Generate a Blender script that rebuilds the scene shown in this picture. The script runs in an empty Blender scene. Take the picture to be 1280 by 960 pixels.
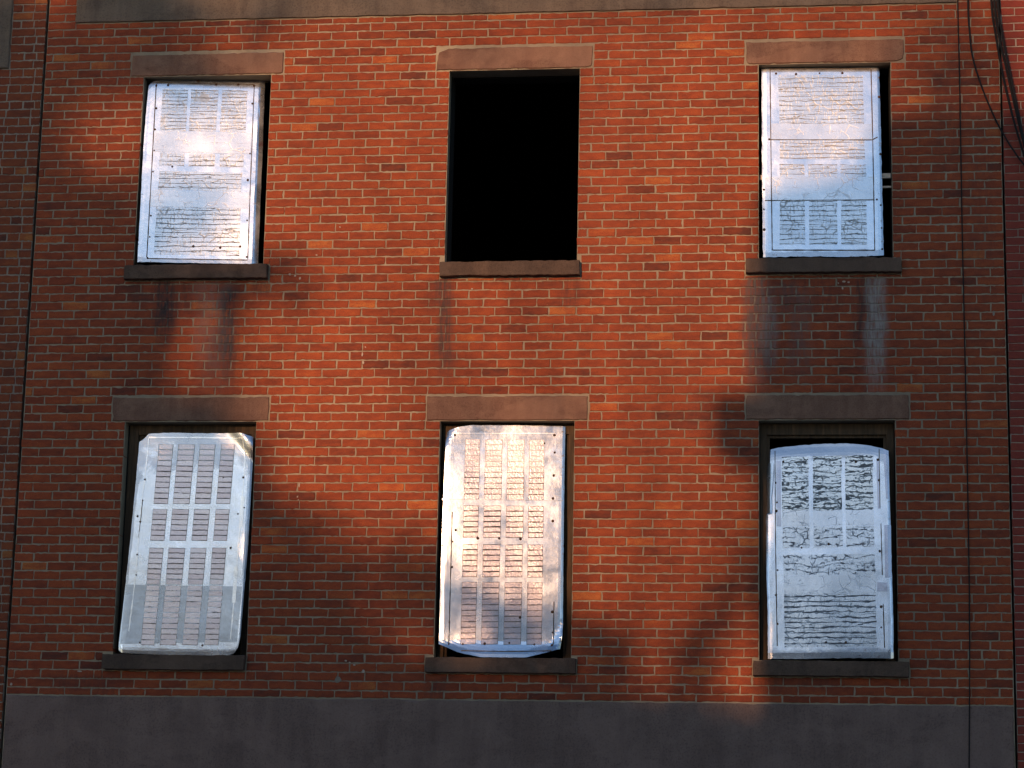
import bpy, bmesh, math, random
from mathutils import Vector, Matrix, noise

SC = bpy.context.scene
COL = SC.collection
rad = math.radians
rng = random.Random(7)

# ------------------------------------------------------------------ camera
CAM = Vector((0.0, -17.55, 1.6))
YAW, PITCH, ROLL = rad(-6.9407), rad(11.8691), rad(1.1796)
FPX = 3000.0                                   # focal length for a picture 1280 wide
fw = Vector((math.sin(YAW)*math.cos(PITCH), math.cos(YAW)*math.cos(PITCH), math.sin(PITCH)))
r0 = fw.cross(Vector((0, 0, 1))).normalized(); u0 = r0.cross(fw)
RT = r0*math.cos(ROLL) + u0*math.sin(ROLL)
UP = -r0*math.sin(ROLL) + u0*math.cos(ROLL)
cd = bpy.data.cameras.new('camera'); cam = bpy.data.objects.new('camera', cd); COL.objects.link(cam)
m = Matrix((RT, UP, -fw)).transposed().to_4x4(); m.translation = CAM
cam.matrix_world = m
cd.sensor_width = 36; cd.lens = FPX/1280*36; cd.clip_end = 2000
SC.camera = cam

def at(px, py, Y=0.0):
    """measured photo point -> (x, z) on the vertical plane y = Y"""
    d = fw + RT*((px-640)/FPX) - UP*((py-480)/FPX)
    t = (Y-CAM.y)/d.y
    return CAM.x+d.x*t, CAM.z+d.z*t

# ------------------------------------------------------------------ light
SUN_EL, SUN_AZ = rad(10.0), rad(15.0)          # sun low behind the viewer's left shoulder
S = Vector((-math.sin(SUN_AZ)*math.cos(SUN_EL), -math.cos(SUN_AZ)*math.cos(SUN_EL), math.sin(SUN_EL)))
W = bpy.data.worlds.new('World'); SC.world = W; W.use_nodes = True
nt = W.node_tree; bg = nt.nodes['Background']
sky = nt.nodes.new('ShaderNodeTexSky'); sky.sky_type = 'NISHITA'; sky.sun_disc = False
sky.sun_elevation = SUN_EL; sky.sun_rotation = math.atan2(S.x, S.y)
sky.air_density = 1.0; sky.dust_density = 0.35; sky.ozone_density = 2.3
nt.links.new(sky.outputs[0], bg.inputs[0]); bg.inputs[1].default_value = 0.15
sd = bpy.data.lights.new('sun', 'SUN'); sd.energy = 3.35; sd.angle = rad(0.65); sd.color = (1.0, 0.55, 0.28)
sun = bpy.data.objects.new('sun', sd); COL.objects.link(sun)
sun.rotation_euler = S.to_track_quat('Z', 'Y').to_euler(); sun.location = S*60
vs = SC.view_settings; vs.view_transform = 'Standard'; vs.look = 'None'; vs.gamma = 1; vs.exposure = 0.22
vs.use_curve_mapping = False

# ------------------------------------------------------------------ node helper
class NT:
    def __init__(s, name):
        s.m = bpy.data.materials.new(name); s.m.use_nodes = True
        s.t = s.m.node_tree; s.b = s.t.nodes['Principled BSDF']
    def n(s, typ, ins=None, **kw):
        k = s.t.nodes.new(typ)
        for a, v in kw.items(): setattr(k, a, v)
        for a, v in (ins or {}).items():
            if isinstance(v, bpy.types.NodeSocket): s.t.links.new(v, k.inputs[a])
            else: k.inputs[a].default_value = v
        return k
    def co(s, scale=(1, 1, 1), loc=(0, 0, 0)):
        c = s.n('ShaderNodeTexCoord')
        return s.n('ShaderNodeMapping', {0: c.outputs['Object'], 'Scale': scale, 'Location': loc}).outputs[0]
    def noise(s, vec, scale, detail=4, rough=.55, dist=0.0):
        return s.n('ShaderNodeTexNoise', {'Vector': vec, 'Scale': scale, 'Detail': detail, 'Roughness': rough, 'Distortion': dist}).outputs[0]
    def ramp(s, fac, stops):
        k = s.n('ShaderNodeValToRGB', {0: fac}); e = k.color_ramp.elements
        while len(e) < len(stops): e.new(.5)
        for x, (p, c) in zip(e, stops):
            x.position = p; x.color = (c, c, c, 1) if isinstance(c, (int, float)) else (*c, 1)
        return k.outputs[0]
    def math(s, op, a, b=0.0, clamp=False):
        k = s.n('ShaderNodeMath', {0: a, 1: b}, operation=op); k.use_clamp = clamp
        return k.outputs[0]
    def mix(s, fac, a, b, mode='MIX'):
        k = s.n('ShaderNodeMix', data_type='RGBA', blend_type=mode)
        for i, v in ((0, fac), (6, a), (7, b)):
            if isinstance(v, bpy.types.NodeSocket): s.t.links.new(v, k.inputs[i])
            else: k.inputs[i].default_value = v if i == 0 else (*v, 1)
        return k.outputs[2]
    def attr(s, name, out='Fac'):
        return s.n('ShaderNodeAttribute', attribute_name=name).outputs[out]
    def set(s, **kw):
        for a, v in kw.items():
            a = a.replace('_', ' ')
            if isinstance(v, bpy.types.NodeSocket): s.t.links.new(v, s.b.inputs[a])
            elif isinstance(v, tuple): s.b.inputs[a].default_value = (*v, 1)
            else: s.b.inputs[a].default_value = v
        return s
    def bump(s, h, strength=.5, dist=.004):
        k = s.n('ShaderNodeBump', {'Height': h, 'Strength': strength, 'Distance': dist})
        s.t.links.new(k.outputs[0], s.b.inputs['Normal']); return s

def stain_shade_mix(k, col):
    """soot and whitish runs plus a few painted shadows recorded on the wall"""
    st = k.n('ShaderNodeSeparateColor', {0: k.attr('stain_shade', 'Color')})
    n = k.noise(k.co((42, 42, 7)), 1.0, 5, .65)
    w = k.ramp(n, [(.36, .25), (.58, 1.0)])
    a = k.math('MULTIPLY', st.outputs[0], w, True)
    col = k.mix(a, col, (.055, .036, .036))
    b = k.math('MULTIPLY', st.outputs[1], w, True)
    return k.mix(b, col, (.29, .26, .25))

def mat_brick(name, stops, dark=1.0):
    k = NT(name)
    v = k.attr('tint')
    co = k.co()
    n1 = k.noise(k.co((9, 9, 22)), 1.0, 3, .6)
    f = k.math('ADD', v, k.math('MULTIPLY', k.math('SUBTRACT', n1, .5), 1.0), True)
    col = k.ramp(f, stops)
    n2 = k.noise(co, 130, 5, .7)
    col = k.mix(k.ramp(n2, [(.36, .60), (.50, 0)]), col, (.12, .038, .028))
    n3 = k.noise(co, 75, 3, .6)
    col = k.mix(k.ramp(n3, [(.66, 0), (.74, .55)]), col, (.46, .20, .11))
    # big weather cloud over the facade
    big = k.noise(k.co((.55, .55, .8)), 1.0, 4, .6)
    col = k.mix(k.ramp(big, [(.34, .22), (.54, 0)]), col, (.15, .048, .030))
    col = stain_shade_mix(k, col)
    k.set(Base_Color=col, Roughness=.88)
    k.b.inputs['Specular IOR Level'].default_value = .25
    h = k.math('ADD', k.noise(co, 55, 4), k.math('MULTIPLY', k.noise(co, 260, 3), .5))
    return k.bump(h, .7, .006).m

def mat_mortar(name, a, b):
    k = NT(name); co = k.co()
    col = k.ramp(k.noise(co, 7, 6, .7), [(.3, a), (.7, b)])
    col = k.mix(k.ramp(k.noise(k.co((.6, .6, .9)), 1, 4), [(.35, .5), (.6, 0)]), col, (.15, .115, .095))
    col = stain_shade_mix(k, col)
    k.set(Base_Color=col, Roughness=.95)
    return k.bump(k.noise(co, 160, 5, .7), .8, .006).m

def mat_stone(name, a, b, c, scale=6, grain=120, crack=0.0, patch=0.0):
    k = NT(name); co = k.co()
    col = k.ramp(k.noise(k.co((1, 1, 1.6)), scale, 6, .65, .8), [(.3, a), (.68, b)])
    col = k.mix(k.ramp(k.noise(k.co((7, 7, 1.2)), 1.3, 5, .6), [(.42, .0), (.72, .8)]), col, c)
    col = k.mix(k.ramp(k.noise(co, grain, 4, .7), [(.38, .45), (.5, 0)]), col, tuple(x*.55 for x in c))
    if patch:
        pn = k.noise(k.co((1.1, 1.1, 2.2), (3, 0, 5)), 1.0, 6, .6, .3)
        col = k.mix(k.ramp(pn, [(.50, 0), (.53, patch)]), col, tuple(min(1, x*1.25) for x in b))
        pn = k.noise(k.co((1.6, 1.6, 1.3), (9, 0, 2)), 1.0, 6, .65, .5)
        col = k.mix(k.ramp(pn, [(.54, 0), (.62, patch)]), col, tuple(x*.75 for x in c))
    if crack:
        wob = k.n('ShaderNodeTexNoise', {'Vector': co, 'Scale': 5.0, 'Detail': 5.0})
        pv = k.n('ShaderNodeVectorMath', {0: co, 1: k.n('ShaderNodeVectorMath', {0: wob.outputs[1], 1: (.18, 0, .18)}, operation='MULTIPLY').outputs[0]}, operation='ADD').outputs[0]
        pv = k.n('ShaderNodeVectorMath', {0: pv, 1: (1, 0, 1)}, operation='MULTIPLY').outputs[0]
        vd = k.n('ShaderNodeTexVoronoi', {'Vector': pv, 'Scale': crack}, feature='DISTANCE_TO_EDGE').outputs['Distance']
        g = k.ramp(k.noise(k.co((1, 1, 1), (4, 4, 4)), 1.7, 2), [(.50, 0), (.56, .8)])
        col = k.mix(k.math('MULTIPLY', k.n('ShaderNodeMapRange', {0: vd, 1: .0015*crack, 2: .005*crack, 3: 1.0, 4: 0.0}).outputs[0], g), col, tuple(x*.35 for x in c))
    k.set(Base_Color=col, Roughness=.92)
    k.b.inputs['Specular IOR Level'].default_value = .25
    return k.bump(k.math('ADD', k.noise(co, 22, 5), k.math('MULTIPLY', k.noise(co, 190, 4), .5)), .6, .008).m

M = {}
RED = [(0.0, (.105, .036, .032)), (.22, (.190, .046, .030)), (.5, (.290, .064, .033)), (.78, (.370, .088, .038)), (1.0, (.470, .150, .055))]
RED = [(p, (r*.97, g*.93, b*.76)) for p, (r, g, b) in RED]
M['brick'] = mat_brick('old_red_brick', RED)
M['brick_left'] = mat_brick('weathered_brick', [(p, (r*.72, g*.88, b*.95)) for p, (r, g, b) in RED])
M['brick_right'] = mat_brick('smooth_red_brick', [(0, (.17, .036, .030)), (.5, (.245, .045, .033)), (1, (.31, .062, .040))])
M['mortar'] = mat_mortar('lime_mortar', (.28, .225, .16), (.42, .345, .248))
M['mortar_left'] = mat_mortar('grey_mortar', (.22, .19, .16), (.32, .28, .23))
M['mortar_right'] = mat_mortar('pale_mortar', (.34, .27, .22), (.45, .37, .30))
M['lintel'] = mat_stone('painted_brownstone', (.185, .104, .074), (.250, .144, .102), (.145, .073, .055), 6, 120, 0, .35)
M['sill'] = mat_stone('dark_brownstone', (.088, .060, .047), (.128, .086, .066), (.055, .038, .032), 9, 120, 0, .35)
M['cement_low'] = mat_stone('dark_stucco', (.172, .118, .104), (.216, .150, .132), (.132, .090, .081), 3.2, 70, 0, .22)
M['cement_top'] = mat_stone('pale_stucco', (.125, .098, .078), (.180, .140, .110), (.095, .072, .062), 2.6, 70, 0, .2)

def simple(name, col, rough=.8, metal=0.0, var=.3, sc=20):
    k = NT(name); n = k.noise(k.co(), sc, 5, .6)
    c = k.ramp(n, [(.3, tuple(x*(1-var) for x in col)), (.7, tuple(min(1, x*(1+var)) for x in col))])
    k.set(Base_Color=c, Roughness=rough, Metallic=metal)
    return k.bump(k.noise(k.co(), sc*4, 4), .3, .004).m

M['black'] = simple('void_black', (.006, .006, .006), .95)  # darkness of the rooms put into a near-black base colour
M['wood'] = None
k = NT('rotten_brown_wood'); g = k.noise(k.co((38, 38, 3.0)), 1.0, 5, .65, .4)
c = k.ramp(g, [(.3, (.038, .026, .016)), (.55, (.090, .056, .032)), (.75, (.18, .105, .055))])
k.set(Base_Color=c, Roughness=.85); k.bump(g, .7, .006); M['wood'] = k.m
M['cable'] = simple('black_rubber_cable', (.012, .010, .011), .95)
M['rust'] = simple('rusty_nail', (.075, .036, .020), .8)
M['line'] = simple('brown_seam', (.13, .105, .085), .8, 0, .5, 60)
M['line_pale'] = simple('worn_pale_seam', (.62, .60, .55), .7, 0, .3, 60)
M['fleck'] = simple('old_paint_fleck', (.42, .34, .28), .9, 0, .2, 60)
M['timber'] = simple('bleached_timber', (.55, .47, .40), .8)
M['asphalt'] = simple('asphalt', (.05, .05, .052), .95, 0, .3, 30)
M['concrete'] = simple('concrete_paving', (.28, .27, .25), .9, 0, .2, 6)
M['paint'] = simple('road_paint', (.75, .74, .70), .8, 0, .1, 20)
M['leaf'] = simple('green_leaves', (.055, .085, .028), .7, 0, .4, 2)
M['bark'] = simple('grey_bark', (.13, .10, .075), .95, 0, .4, 12)
M['opp'] = simple('brown_brick_across', (.20, .10, .07), .9, 0, .25, 4)
M['opp_trim'] = simple('stone_trim_across', (.32, .27, .22), .9, 0, .2, 6)
M['opp_bounce'] = simple('bounce_stucco_across', (.60, .60, .60), .9, 0, .08, 4)  # unseen front, made pale to bounce sky light onto the lower right cover
M['roof'] = simple('dark_slate_roof', (.07, .065, .065), .9, 0, .3, 10)
k = NT('dark_window_glass'); k.set(Base_Color=(.02, .022, .025), Roughness=.08); M['glass'] = k.m

# sheet metal painted / galvanised
def mat_sheet(name, paint, metal, edge=.12, patch=.5, rough=.21):
    k = NT(name); co = k.co()
    n = k.noise(co, 5, 6, .65, .5); fine = k.noise(co, 90, 5, .7)
    e = k.attr('edge')                       # 1 where the paint has worn off toward the sheet's rim
    f = k.math('ADD', k.math('MULTIPLY', e, 1.0), k.math('MULTIPLY', k.math('SUBTRACT', n, .5), 1.15), True)
    f = k.ramp(f, [(.36, 0), (.52, 1)])
    col = k.mix(f, paint, metal)
    runs = k.noise(k.co((26, 26, 1.1)), 1.0, 5, .6)
    col = k.mix(k.ramp(runs, [(.54, 0), (.78, .25)]), col, tuple(x*.70 for x in paint))
    col = k.mix(k.ramp(fine, [(.30, .28), (.40, 0)]), col, (.38, .36, .35))
    rst = k.noise(co, 26, 5, .7)
    rf = k.math('MULTIPLY', k.ramp(rst, [(.60, 0), (.68, 1)]), k.attr('rust'), True)
    col = k.mix(rf, col, (.16, .075, .035))
    k.set(Base_Color=col, Metallic=k.math('MULTIPLY', k.math('ADD', k.math('MULTIPLY', f, .08), .86), k.math('SUBTRACT', 1, rf)),
          Roughness=k.ramp(n, [(.3, rough-.05), (.7, rough+.09)]))
    return k.bump(k.math('ADD', k.noise(co, 11, 4), k.math('MULTIPLY', fine, .12)), .20, .008).m
M['sheet'] = mat_sheet('white_painted_sheet', (.81, .88, 1.0), (.46, .51, .60))
M['sheet_grey'] = mat_sheet('galvanised_sheet', (.44, .50, .59), (.38, .43, .51))
M['band'] = mat_sheet('smooth_white_band', (.82, .89, 1.0), (.62, .69, .80), rough=.21)
M['tape'] = mat_sheet('bright_tape', (.90, .93, .98), (.80, .82, .86), rough=.21)
M['strip'] = mat_sheet('lavender_grey_strip', (.52, .55, .66), (.48, .50, .60), rough=.21)

def mat_crack(name, base, line, rows, width, warp, branch=.5, ticks=.5, seed=0.0, gloss=.24, metal=.80, dens=1.0, brk=.42):
    """peeling vinyl: long wandering horizontal cracks, branches between them, short upright ticks"""
    k = NT(name)
    co = k.co((1, 1, 1), (seed, 0, seed*1.7))
    xyz = k.n('ShaderNodeSeparateXYZ', {0: co}); X, Z = xyz.outputs[0], xyz.outputs[2]
    def crackset(rows, warp, sd, w, brk):
        n1 = k.noise(k.co((4.5, 0, 15), (seed+sd, 0, sd)), 1.0, 3, .6)
        n2 = k.noise(k.co((17, 0, 34), (sd, 0, seed)), 1.0, 3, .6)
        q = k.math('ADD', k.math('MULTIPLY', Z, rows), k.math('ADD', k.math('MULTIPLY', n1, warp*2.2), k.math('MULTIPLY', n2, warp*.8)))
        row = k.math('FLOOR', q); fr = k.math('ABSOLUTE', k.math('SUBTRACT', k.math('FRACT', q), .5))
        v = k.n('ShaderNodeCombineXYZ', {0: k.math('MULTIPLY', X, 5.5), 1: k.math('MULTIPLY', row, 3.37), 2: sd})
        g = k.noise(v.outputs[0], 1.0, 3, .65)
        wv = k.math('MULTIPLY', k.n('ShaderNodeMapRange', {0: g, 1: brk-.05, 2: brk+.22, 3: 0.0, 4: 1.0}).outputs[0], w)
        d = k.math('DIVIDE', fr, k.math('ADD', wv, .0001))
        return k.n('ShaderNodeMapRange', {0: d, 1: .55, 2: 1.0, 3: 1.0, 4: 0.0}).outputs[0], row
    l1, row = crackset(rows, warp, 1.0, width, brk)
    l2, _ = crackset(rows*.83, warp*1.9, 7.0, width*.8, brk+.10)
    wob = k.n('ShaderNodeTexNoise', {'Vector': co, 'Scale': 22.0, 'Detail': 3.0})
    pv = k.n('ShaderNodeVectorMath', {0: co, 1: k.n('ShaderNodeVectorMath', {0: wob.outputs[1], 1: (.035, 0, .035)}, operation='MULTIPLY').outputs[0]}, operation='ADD').outputs[0]
    pv = k.n('ShaderNodeVectorMath', {0: pv, 1: (1, 0, 1)}, operation='MULTIPLY').outputs[0]
    vd = k.n('ShaderNodeTexVoronoi', {'Vector': pv, 'Scale': 11.0}, feature='DISTANCE_TO_EDGE').outputs['Distance']
    vg = k.ramp(k.noise(co, 8, 3), [(.50, 0), (.60, branch)])
    l3 = k.math('MULTIPLY', k.n('ShaderNodeMapRange', {0: vd, 1: .02, 2: .045, 3: 1.0, 4: 0.0}).outputs[0], vg)
    sh_ = k.n('ShaderNodeCombineXYZ', {0: k.math('MULTIPLY', X, 75.0), 1: k.math('MULTIPLY', row, 5.7), 2: k.math('MULTIPLY', Z, 6.0)})
    tk = k.ramp(k.noise(sh_.outputs[0], 1.0, 2, .6), [(.56, 0), (.66, ticks)])
    l = k.math('MAXIMUM', k.math('MAXIMUM', l1, k.math('MULTIPLY', l2, .8)), k.math('MAXIMUM', l3, tk))
    l = k.math('MULTIPLY', l, dens, True)
    speck = k.ramp(k.noise(co, 120, 4, .7), [(.34, .22), (.46, 0)])
    col = k.ramp(k.noise(co, 9, 5, .7), [(.3, tuple(x*.86 for x in base)), (.7, base)])
    col = k.mix(speck, col, tuple(x*.66 for x in base))
    col = k.mix(l, col, line)
    k.set(Base_Color=col, Roughness=k.math('ADD', k.math('MULTIPLY', l, .4), gloss), Metallic=k.math('MULTIPLY', k.math('SUBTRACT', 1.0, l), metal))
    h = k.math('SUBTRACT', k.math('MULTIPLY', k.noise(co, 40, 4), .5), l)
    return k.bump(h, .16, .004).m
LW, LD = (.79, .86, .96), (.15, .16, .18)
M['crack_fine'] = mat_crack('finely_cracked_vinyl', LW, (.22, .22, .24), 34, .13, .45, .4, .35, 1.3, brk=.33)
M['crack_mid'] = mat_crack('cracked_vinyl', LW, LD, 27, .105, .45, .5, .35, 4.1, brk=.34)
M['crack_bold'] = mat_crack('deeply_cracked_vinyl', (.86, .91, .95), (.14, .15, .17), 25, .19, 1.6, 1.0, .10, 7.7, brk=.29)
M['crack_long'] = mat_crack('split_vinyl', (.84, .89, .97), (.10, .105, .13), 26, .17, .6, .5, .30, 9.2, brk=.33)
M['crack_light'] = mat_crack('lightly_cracked_vinyl', (.86, .91, 1.0), (.26, .25, .27), 16, .035, .9, .35, .05, 12.4, dens=.75, brk=.52)
M['crack_vein'] = mat_crack('veined_vinyl', (.85, .90, .98), (.14, .14, .17), 20, .12, 1.3, .9, .15, 15.9, brk=.38)
def mat_slat(name, base, seed):
    k = NT(name); co = k.co((1, 1, 1), (seed, 0, seed))
    v = k.attr('tint')
    col = k.mix(v, base, tuple(min(.8, x*1.12+.10) for x in base))
    sp = k.noise(co, 150, 4, .75)
    col = k.mix(k.ramp(sp, [(.36, .55), (.50, 0)]), col, tuple(x*.5 for x in base))
    col = k.mix(k.ramp(sp, [(.58, 0), (.70, .6)]), col, (.80, .78, .78))
    k.set(Base_Color=col, Roughness=.28, Metallic=.85)
    return k.bump(k.noise(co, 70, 4), .4, .004).m
M['slat'] = mat_slat('faded_pink_slats', (.66, .585, .625), 2.0)
M['slat_warm'] = mat_slat('faded_rose_slats', (.47, .45, .52), 5.0)
M['gap_dark'] = simple('slat_gap_dark', (.17, .145, .13), .8, 0, .3, 40)
M['gap_pale'] = simple('slat_gap_pale', (.80, .79, .78), .6, 0, .1, 40)

# ------------------------------------------------------------------ mesh helpers
def link(name, me, parent=None, mats=()):
    o = bpy.data.objects.new(name, me); COL.objects.link(o)
    for mm in mats: me.materials.append(mm)
    if parent is not None: o.parent = parent
    return o

def mesh(name, verts, faces, mats, parent=None, attrs=None, midx=None, smooth=False):
    """verts in world coordinates; the object sits at its parent's place"""
    top = parent
    off = Vector((0, 0, 0))
    while top is not None:
        off += Vector(top.location); top = top.parent
    me = bpy.data.meshes.new(name)
    me.from_pydata([(v[0]-off.x, v[1]-off.y, v[2]-off.z) for v in verts], [], faces)
    for nme, (typ, vals) in (attrs or {}).items():
        a = me.attributes.new(nme, typ, 'POINT')
        if typ == 'FLOAT': a.data.foreach_set('value', vals)
        else: a.data.foreach_set('color', [c for v in vals for c in v])
    if midx: me.polygons.foreach_set('material_index', midx)
    if smooth: me.polygons.foreach_set('use_smooth', [True]*len(me.polygons))
    me.update()
    return link(name, me, parent, mats if isinstance(mats, (list, tuple)) else [mats])

def thing(name, label, cat, loc=(0, 0, 0), group=None):
    o = bpy.data.objects.new(name, None); COL.objects.link(o); o.location = loc; o.empty_display_size = .2
    tag(o, label, cat, group); return o
def tag(o, label, cat, group=None):
    o['label'] = label; o['category'] = cat
    if group: o['group'] = group
def structure(o): o['kind'] = 'structure'; return o

class MB:
    def __init__(s): s.v, s.f, s.mi = [], [], []
    def box(s, x0, x1, y0, y1, z0, z1, mi=0):
        b = len(s.v)
        s.v += [(x0,y0,z0),(x1,y0,z0),(x1,y1,z0),(x0,y1,z0),(x0,y0,z1),(x1,y0,z1),(x1,y1,z1),(x0,y1,z1)]
        for f in ((0,3,2,1),(4,5,6,7),(0,1,5,4),(1,2,6,5),(2,3,7,6),(3,0,4,7)):
            s.f.append(tuple(b+i for i in f)); s.mi.append(mi)
    def poly(s, pts, mi=0):
        b = len(s.v); s.v += pts; s.f.append(tuple(range(b, b+len(pts)))); s.mi.append(mi)
    def build(s, name, mats, parent=None): return mesh(name, s.v, s.f, mats, parent, None, s.mi)

def rough_block(name, x0, x1, y0, y1, z0, z1, mat, parent, n=40, jit=.004, bev=.010, seed=1, chips=()):
    """stone block with a bevelled, slightly broken front edge; front toward -y"""
    r = random.Random(seed)
    w, h = x1-x0, z1-z0
    ring = []
    nz = max(3, int(h/.035)); nx = n
    for i in range(nx): ring.append((x0+w*i/nx, z0))
    for i in range(nz): ring.append((x1, z0+h*i/nz))
    for i in range(nx): ring.append((x1-w*i/nx, z1))
    for i in range(nz): ring.append((x0, z1-h*i/nz))
    cx, cz = (x0+x1)/2, (z0+z1)/2
    def ins(p, d, j):
        x, z = p
        nzv = noise.noise(Vector((x*9+seed, z*9, seed*.7)))*jit*1.6
        sx = 1 if x < cx else -1; sz = 1 if z < cz else -1
        dx = d if (abs(x-x0) < d or abs(x-x1) < d) else 0
        dz = d if (abs(z-z0) < d or abs(z-z1) < d) else 0
        if abs(x-x0) < 1e-6 or abs(x-x1) < 1e-6: x += sx*max(0, j*abs(r.gauss(0, jit))+nzv*j)
        if abs(z-z0) < 1e-6 or abs(z-z1) < 1e-6: z += sz*max(0, j*abs(r.gauss(0, jit))+nzv*j)
        x = min(max(x, x0+dx), x1-dx); z = min(max(z, z0+dz), z1-dz)
        for (px, pz, pr, pd) in chips:
            q = math.hypot(x-px, z-pz)
            if q < pr:
                t = (1-q/pr)*pd; x += t*sx*.6; z += t*sz
        return x, z
    v = []; f = []; N = len(ring)
    for p in ring: x, z = ins(p, 0, .4); v.append((x, y1, z))
    for p in ring: x, z = ins(p, 0, 1); v.append((x, y0+bev, z))
    for p in ring: x, z = ins(p, bev, 1); v.append((x, y0, z))
    for q in (0, 1):
        for i in range(N): a, b = q*N+i, q*N+(i+1) % N; f.append((a, b, b+N, a+N))
    f.append(tuple(2*N+i for i in range(N)))
    f.append(tuple(reversed(range(N))))
    return mesh(name, v, f, mat, parent)

# ------------------------------------------------------------------ facade data (metres)
CO = 0.06759                      # brick course
ZREF = 5.035                      # a bed joint: underside of the lower lintels
XS = [(-5.11, -4.088), (-2.675, -1.660), (-0.287, 0.710)]
UZ, LZ = (6.262, 7.804), (3.258, 5.033)
LINX = [(-5.218, -3.990), (-2.780, -1.558), (-0.386, 0.815)]
SILU = [(-5.175, -4.040), (-2.708, -1.631), (-0.390, 0.771)]
SILL = [(-5.181, -4.087), (-2.737, -1.618), (-0.334, 0.786)]
XL, XR = -5.917, 1.525            # straight joints toward the neighbours
ZB, ZT = 2.950, 8.262             # cement bands
TBX = (-5.690, 1.215)

# stains and painted shade: (px, py0, py1, half width px, dark, pale)
STAIN_SHADES = []
def stain_shade(px, y0, y1, hw, d, p=0.0):
    x, z0 = at(px, y0); x1, z1 = at(px, y1); STAIN_SHADES.append((x, x1, z0, z1, hw/157.0, d, p))
stain_shade(205, 350, 430, 16, 1.0); stain_shade(240, 350, 400, 30, .45); stain_shade(175, 350, 385, 12, .5); stain_shade(266, 352, 492, 20, .40, .22); stain_shade(284, 362, 490, 15, .95)
stain_shade(328, 350, 372, 16, .6); stain_shade(556, 348, 480, 11, .85, .05); stain_shade(540, 348, 400, 10, .35); stain_shade(712, 346, 395, 14, .5)
stain_shade(640, 346, 356, 90, .35)
stain_shade(948, 346, 490, 17, .95, .25); stain_shade(960, 370, 470, 10, .4, .5); stain_shade(985, 350, 400, 14, .6, .1); stain_shade(1000, 360, 480, 16, .45, .15)
stain_shade(1094, 346, 490, 12, .1, .95); stain_shade(1084, 346, 450, 18, .8); stain_shade(1020, 346, 400, 40, .4); stain_shade(1060, 344, 362, 60, .35)
stain_shade(100, 846, 870, 60, .4); stain_shade(545, 845, 880, 14, .5); stain_shade(715, 845, 865, 16, .4); stain_shade(1000, 846, 870, 60, .35)
stain_shade(316, 0, 62, 18, .45); stain_shade(1120, 60, 520, 10, .15); stain_shade(150, 60, 110, 30, .25)  # first entry paints a trunk's shadow, last one a patch of tree shade
stain_shade(1190, 30, 300, 22, .25); stain_shade(1225, 120, 420, 20, .25); stain_shade(875, 486, 560, 22, .22)  # last entry paints the kink of the tall house's shadow
def stain_shade_at(x, z):
    d = p = 0.0
    for (xa, xb, za, zb, hw, sd, sp) in STAIN_SHADES:
        if z > za or z < zb-.12: continue
        t = (za-z)/max(.01, za-zb)
        xc = xa+(xb-xa)*t + .022*noise.noise(Vector((z*5, xa*3, 0))) + .010*noise.noise(Vector((z*17, xa*3, 5)))
        a = max(0.0, 1-abs(x-xc)/(hw*(1.25+.7*noise.noise(Vector((z*4.3, xa*7, 2)))))); a = min(1.0, a*1.7)
        a *= min(1.0, max(0.0, (1.08-t)*2.2))
        d = max(d, sd*a); p = max(p, sp*a)
    return (d, p, 0.0, 1.0)

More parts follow.
